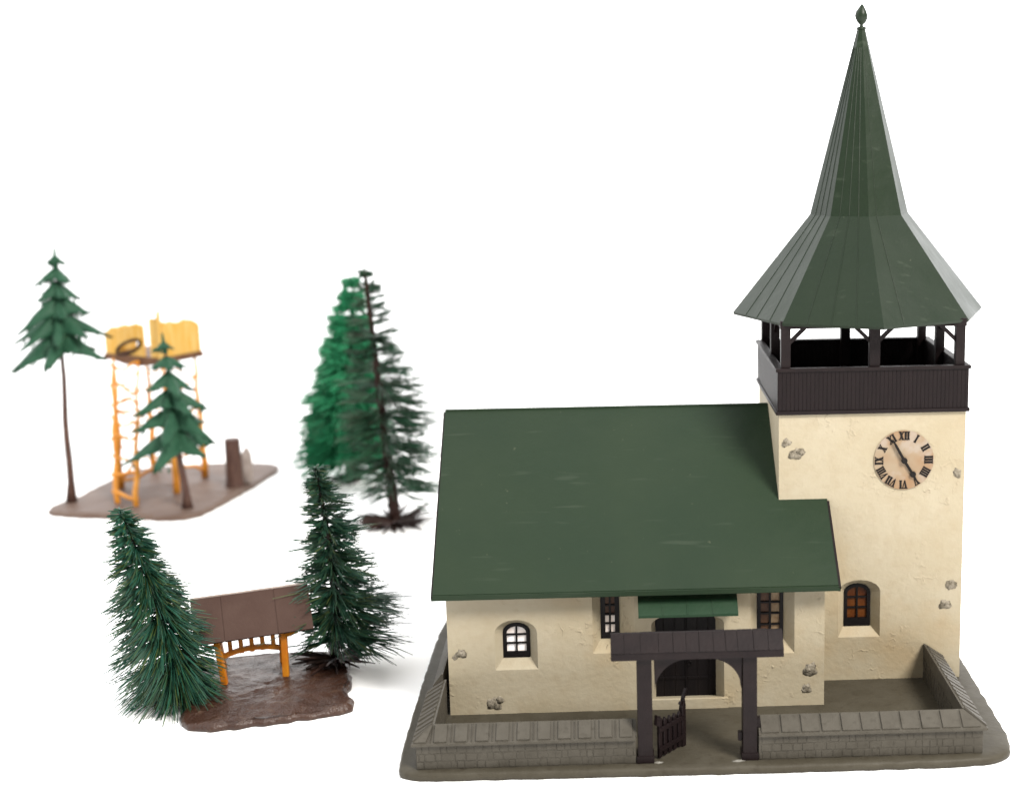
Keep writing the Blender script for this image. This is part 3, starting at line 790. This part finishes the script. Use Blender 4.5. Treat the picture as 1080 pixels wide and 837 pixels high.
# ------------------------------------------------------------------ far scene: raised stand on its plate
FP = thing('stand_plate', (-28, 30, GZ), 'flat grey-brown plate carrying the orange raised stand and two pines', 'base plate')
ol = [(-32.9, 26.5), (-31.2, 25.7), (-28.5, 25.2), (-25.6, 24.5), (-24.75, 25.6), (-24.1, 28.4), (-23.4, 32), (-22.9, 35.0), (-24.5, 35.9), (-27.5, 35.9), (-31.0, 35.2), (-31.6, 32), (-32.0, 29)]
q = MB(); slab(q, chaikin(ol, 2), GZ, -.02, .05, .2, 160, 18, .12, 7, lambda x, y: .12 * math.exp(-((x + 27.5) ** 2 + (y - 30) ** 2) / 8), .6)
q.build('plate', 'earth_far', FP, True)
ST = thing('raised_stand', (-28.45, 31.3, 0), 'orange raised hide on lattice legs with ladder and yellow board walls', 'hunting stand')
SA = R_(-31); PM = Matrix.Translation((-30.75, 31.45, 0)) @ Matrix.Rotation(SA, 4, 'Z')
FW, FD, FZ = 3.9, 2.65, 6.5
def pl(x, y, z): return PM @ Vector((x, y, z))
legs = [Vector((-26.95, 28.95, -.06)), Vector((-26.45, 32.35, -.06)), Vector((-29.6, 34.0, -.06)), Vector((-30.2, 30.3, -.06))]
lt = [pl(FW - .25, .25, FZ), pl(FW - .25, FD - .25, FZ), pl(.25, FD - .25, FZ), pl(.25, .25, FZ)]
for a, b2 in zip(legs, lt):
    q = MB(); pts = [a.lerp(b2, i / 8) + Vector((.05 * math.sin(i * 2.1 + a.x), .04 * math.cos(i * 1.7), 0)) for i in range(9)]
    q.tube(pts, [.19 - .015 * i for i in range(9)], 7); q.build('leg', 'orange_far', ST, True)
k = random.Random(77)
for (i, j) in ((0, 1), (1, 2), (2, 3), (3, 0)):
    for (f, g_) in ((.26, .06), (.5, .62)):
        q = MB(); p, r = legs[i].lerp(lt[i], g_ if i == 3 else f), legs[j].lerp(lt[j], f if i == 3 else g_)
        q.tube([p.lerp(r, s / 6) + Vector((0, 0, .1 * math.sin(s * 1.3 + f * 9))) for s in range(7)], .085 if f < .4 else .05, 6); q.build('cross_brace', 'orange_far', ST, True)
LD0, LD1 = [Vector((-29.5, 27.45, -.08)), pl(.55, -.1, FZ + .1)], [Vector((-28.35, 26.75, -.08)), pl(2.35, -.1, FZ + .1)]
q = MB()
for l in (LD0, LD1): q.tube([l[0].lerp(l[1], i / 10) + Vector((.06 * math.sin(i * 1.9 + l[0].x), 0, 0)) for i in range(11)], [.15 - .0095 * i for i in range(11)], 7)
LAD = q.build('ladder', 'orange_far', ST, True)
for i in range(8):
    f = .08 + .122 * i; q = MB(); p, r = LD0[0].lerp(LD0[1], f), LD1[0].lerp(LD1[1], f + (.035 if i % 2 else -.025)); e = (r - p).normalized() * .25
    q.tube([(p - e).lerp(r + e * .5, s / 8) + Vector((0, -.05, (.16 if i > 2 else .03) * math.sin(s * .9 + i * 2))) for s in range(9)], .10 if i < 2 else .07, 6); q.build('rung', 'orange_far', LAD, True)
for i in (3, 5, 6):
    q = MB(); p, r = LD0[0].lerp(LD0[1], .08 + .122 * i), LD1[0].lerp(LD1[1], .08 + .122 * (i + .9))
    q.tube([p.lerp(r, s / 8) + Vector((0, -.02, -.25 * math.sin(PI * s / 8))) for s in range(9)], .045, 6); q.build('rung', 'orange_far', LAD, True)
for i, j in ((0, 1), (3, 0), (1, 2)):
    for f in (.34, .6, .82):
        q = MB(); p, r = legs[i].lerp(lt[i], f), legs[j].lerp(lt[j], f + k.uniform(-.06, .06)); sag = k.choice((-.4, .4))
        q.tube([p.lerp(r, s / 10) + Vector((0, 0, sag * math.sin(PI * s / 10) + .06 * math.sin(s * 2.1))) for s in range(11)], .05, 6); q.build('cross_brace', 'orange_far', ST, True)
# platform floor and board walls
q = MB()
q.box((-.08, -.08, FZ), (FW + .08, FD + .08, FZ + .3), .04, PM)
q.prism([(.5, FZ + .01), (1.3, FZ - .16), (2.4, FZ - .2), (3.2, FZ - .1), (3.6, FZ + .01)], -.05, FD, 0, PM)
q.build('platform', 'stand_floor', ST, recalc=False)
def jag(x0, x1, h0, h1, n, seed):
    kk = random.Random(seed); r = []
    for i in range(n):
        a = i / n; b_ = (i + 1) / n; h = h0 + (h1 - h0) * (a + b_) / 2 + kk.uniform(-.09, .09)
        r += [(x0 + (x1 - x0) * (a + .04 / n), h - .05), (x0 + (x1 - x0) * (a + b_) / 2, h + .05), (x0 + (x1 - x0) * (b_ - .04 / n), h - .05)]
    return r
def panel(x0, x1, h0, h1, n, seed, mt, hole=None, th=.14):
    top = list(reversed(jag(x0, x1, h0, h1, n, seed))); out = [(x0, FZ + .2), (x1, FZ + .2)] + top
    mb = MB()
    for y in (0, th): mb.holes(out, [hole] if hole else [], lambda u, v, y=y: (u, y, v))
    mb.loft([(u, 0, v) for u, v in out], [(u, th, v) for u, v in out])
    if hole: mb.loft([(u, 0, v) for u, v in hole], [(u, th, v) for u, v in hole])
    mb.bm.transform(mt); mb.build('board_wall', 'yellow', ST)
hole = [(1.72 + .86 * math.cos(t) - .05 * math.sin(t), 7.22 + .86 * math.cos(t) * .34 + .27 * math.sin(t)) for t in [i * PI / 12 for i in range(24)]]
hole = [(min(u, 2.52), v) for u, v in hole]
panel(0, 2.72, 7.95, 8.45, 9, 1, PM, hole)
panel(3.2, FW, 8.62, 8.66, 3, 2, PM)
LX = Matrix(((0, -1, 0, 0), (1, 0, 0, 0), (0, 0, 1, 0), (0, 0, 0, 1)))
panel(.16, 1.9, 8.0, 8.1, 7, 3, PM @ Matrix.Translation((.15, 0, 0)) @ LX)
panel(.16, FD - .16, 8.6, 8.35, 10, 4, PM @ Matrix.Translation((FW, 0, 0)) @ LX)
panel(2.6, FW, 8.1, 8.3, 5, 6, PM @ Matrix.Translation((0, FD - .14, 0)))
q = MB(); hp = [pl(u, -.04, v) for u, v in hole]; q.tube(hp + [hp[0]], .085, 6, False); q.build('hatch_rim', 'darkbrown_edge', ST, True)
q = MB(); q.box((FW - .02, -.12, FZ), (FW + .12, .02, 9.15), .02, PM); q.build('wall_post', 'yellow', ST)

# moulded pines
def pine(label, base, top, crown_z, R0, tiers, seed, droop=.42, rtop=.45):
    k = random.Random(seed); B0, T = Vector(base), Vector(top)
    t = thing('pine_tree', base, label, 'tree', 'moulded pines on the stand plate')
    H = T.z - B0.z
    def ax(z): return B0.lerp(T, (z - B0.z) / H)
    m = MB(); m.tube([B0.lerp(T, i / 12) + Vector((.04 * math.sin(i * 1.3), 0, 0)) for i in range(13)], [.30 if i == 0 else .2 - .013 * i for i in range(13)], 8)
    m.build('trunk', 'trunk', t, True)
    m = MB()
    for ti in range(tiers):
        f = ti / (tiers - 1); zt = crown_z + (T.z - crown_z) * (f ** .92) * .90 + R0 * .40 * (1 - f); R = R0 * (1 - f) ** .85 + rtop * f
        nb = k.choice((5, 6, 7)) if f < .8 else 4; ph = k.uniform(0, 2 * PI); c = ax(zt)
        body = .36 * R + .12
        steps = nb * 12; br = [(k.uniform(.62, 1.2), k.uniform(.75, 1.35)) for _ in range(nb)]
        rings = []
        for (s, ) in ((0.0,), (.3,), (.55,), (.78,), (1.0,)):
            ring = []
            for i in range(steps):
                a = ph + 2 * PI * i / steps; bi = int((i / 12) % nb); fr = abs((i % 12) / 12 - .5) * 2      # 0 at a branch axis, 1 in the notch
                lobe = (1 - fr) ** 2.4; bl, bd = br[bi]
                rmax = (body * .70 + (R * bl - body * .70) * lobe) * (1 + .16 * noise.noise(Vector((i * 1.3, ti * 5.1, seed))))
                rr = .05 + (rmax - .05) * s
                z = .06 + .30 * R * (1 - s) - droop * bd * rr * (.55 + .45 * rr / R) + .09 * R * lobe * max(0, s - .75) * 4 - .10 * R * (1 - lobe) * s
                wob = .06 * noise.noise(Vector((rr * 3, i * .7, seed + ti)))
                ring.append(m.bm.verts.new((c.x + rr * math.cos(a), c.y + rr * math.sin(a), c.z + z + wob)))
            rings.append(ring)
        for bi in range(nb):                    # small hanging twigs along each branch
            a = ph + 2 * PI * (bi + .5) / nb; bl, bd = br[bi]
            for j in range(7):
                rr = R * bl * k.uniform(.40, .80); an = a + k.gauss(0, .10 + .05 / rr)
                zz = -droop * bd * rr * (.55 + .45 * rr / R) + .08
                dv = Vector((math.cos(an + k.gauss(0, .9)), math.sin(an + k.gauss(0, .9)), k.uniform(-1.1, .1))).normalized()
                m.needle(Vector((c.x + rr * math.cos(an), c.y + rr * math.sin(an), c.z + zz)), dv, k.uniform(.15, .38), .045)
        for A, B2 in zip(rings[:-1], rings[1:]):
            for i in range(steps): m.bm.faces.new((A[i], A[(i + 1) % steps], B2[(i + 1) % steps], B2[i]))
    m.tube([ax(T.z - .9), ax(T.z + .05)], [.16, .05], 6)
    o = m.build('crown', 'pine', t, True, recalc=False)
    md = o.modifiers.new('Solidify', 'SOLIDIFY'); md.thickness = .0010; md.offset = -1
    return t
pine('tall moulded pine with long bare trunk left of the orange stand', (-31.88, 28.02, -.05), (-31.62, 28.02, 12.4), 6.8, 2.5, 6, 5, .52, .36)
pine('short moulded pine in front of the orange stand', (-25.75, 26.24, -.05), (-26.32, 26.24, 8.45), 2.35, 2.4, 6, 14, .52, .36)
SP = thing('tree_stump', (-24.45, 30.32, 0), 'tall brown tree stump near the right edge of the far plate', 'stump')
q = MB(); n = 18
rings = []
for z in (-.08, .05, .4, 1.2, 2.0, 2.42, 2.47):
    r = .40 + .10 * math.exp(-z * 4) - (.03 if z > 2.45 else 0)
    rings.append([q.bm.verts.new((-24.45 + r * (1 + .10 * noise.noise(Vector((math.cos(2 * PI * i / n) * 2, math.sin(2 * PI * i / n) * 2, z * .5)))) * math.cos(2 * PI * i / n), 30.32 + r * math.sin(2 * PI * i / n), z)) for i in range(n)])
for a, b_ in zip(rings[:-1], rings[1:]):
    for i in range(n): q.bm.faces.new((a[i], a[(i + 1) % n], b_[(i + 1) % n], b_[i]))
q.bm.faces.new(rings[-1]); q.build('stump_trunk', 'trunk', SP, True, angle=50)
q = MB(); lump(q, (-23.95, 30.9, .85), (.36, .3, 1.0), 3.3, 1, .25, 3); q.build('lit_buttress', 'beige_lit_bark', SP, True)  # low buttress, pale colour paints in the light on the stump's right side

# ------------------------------------------------------------------ camera (vertical lines of the photograph give an off-centre principal point: lens shift)
cam = bpy.data.cameras.new('camera'); co = bpy.data.objects.new('camera', cam); COL.objects.link(co); scene.camera = co
pitch, yaw, roll, F = .1900778, .0377288, .0136005, 1570.486
def ray(r, up, fw):
    c, s = math.cos(roll), math.sin(roll); r, up = c * r + s * up, -s * r + c * up
    c, s = math.cos(pitch), math.sin(pitch); y = c * fw + s * up; z = -s * fw + c * up
    c, s = math.cos(yaw), math.sin(yaw); return Vector((c * r + s * y, -s * r + c * y, z))
X, Y, Z = ray(1, 0, 0), ray(0, 1, 0), ray(0, 0, -1)
P = Vector((-5.5091, -44.1817, 18.5117)) * S
co.matrix_world = Matrix(((X.x, Y.x, Z.x, P.x), (X.y, Y.y, Z.y, P.y), (X.z, Y.z, Z.z, P.z), (0, 0, 0, 1)))
cam.sensor_width = 36; cam.lens = 36 * F / 1080; cam.shift_x = -(696.431 - 540) / 1080; cam.shift_y = 0
cam.clip_start = .01; cam.clip_end = 100
cam.dof.use_dof = True; cam.dof.focus_distance = .465; cam.dof.aperture_fstop = 12.5

# ------------------------------------------------------------------ studio light: one big soft lamp front right, white surround
def area(name, loc, target, size, power, col=(1, 1, 1)):
    l = bpy.data.lights.new(name, 'AREA'); l.shape = 'DISK'; l.size = size; l.energy = power; l.color = col
    o = bpy.data.objects.new(name, l); COL.objects.link(o); o.location = Vector(loc) * S
    o.rotation_euler = (Vector(target) - Vector(loc)).to_track_quat('-Z', 'Y').to_euler(); return o
az, el, dist = R_(35), R_(45), 105
tgt = Vector((2, 2, 6))
area('studio_lamp', tgt + Vector((math.sin(az) * math.cos(el), -math.cos(az) * math.cos(el), math.sin(el))) * dist, tgt, .36, 26.5, (1, .96, .90))
wd = bpy.data.worlds.new('World'); scene.world = wd; wd.use_nodes = True
nt = wd.node_tree; bg = nt.nodes['Background']
tc = nt.nodes.new('ShaderNodeTexCoord')
mr = nt.nodes.new('ShaderNodeMapRange'); mr.interpolation_type = 'SMOOTHSTEP'
mr.inputs[1].default_value = -.75; mr.inputs[2].default_value = .45; mr.inputs[3].default_value = .3; mr.inputs[4].default_value = 3.2
dt = nt.nodes.new('ShaderNodeVectorMath'); dt.operation = 'DOT_PRODUCT'; dt.inputs[1].default_value = (-.5, .866, 0)
nt.links.new(tc.outputs['Generated'], dt.inputs[0]); nt.links.new(dt.outputs['Value'], mr.inputs[0]); nt.links.new(mr.outputs[0], bg.inputs['Strength'])
bg.inputs['Color'].default_value = (1, 1, 1, 1)

scene.view_settings.view_transform = 'Standard'; scene.view_settings.look = 'None'
scene.view_settings.exposure = 0; scene.view_settings.gamma = 1
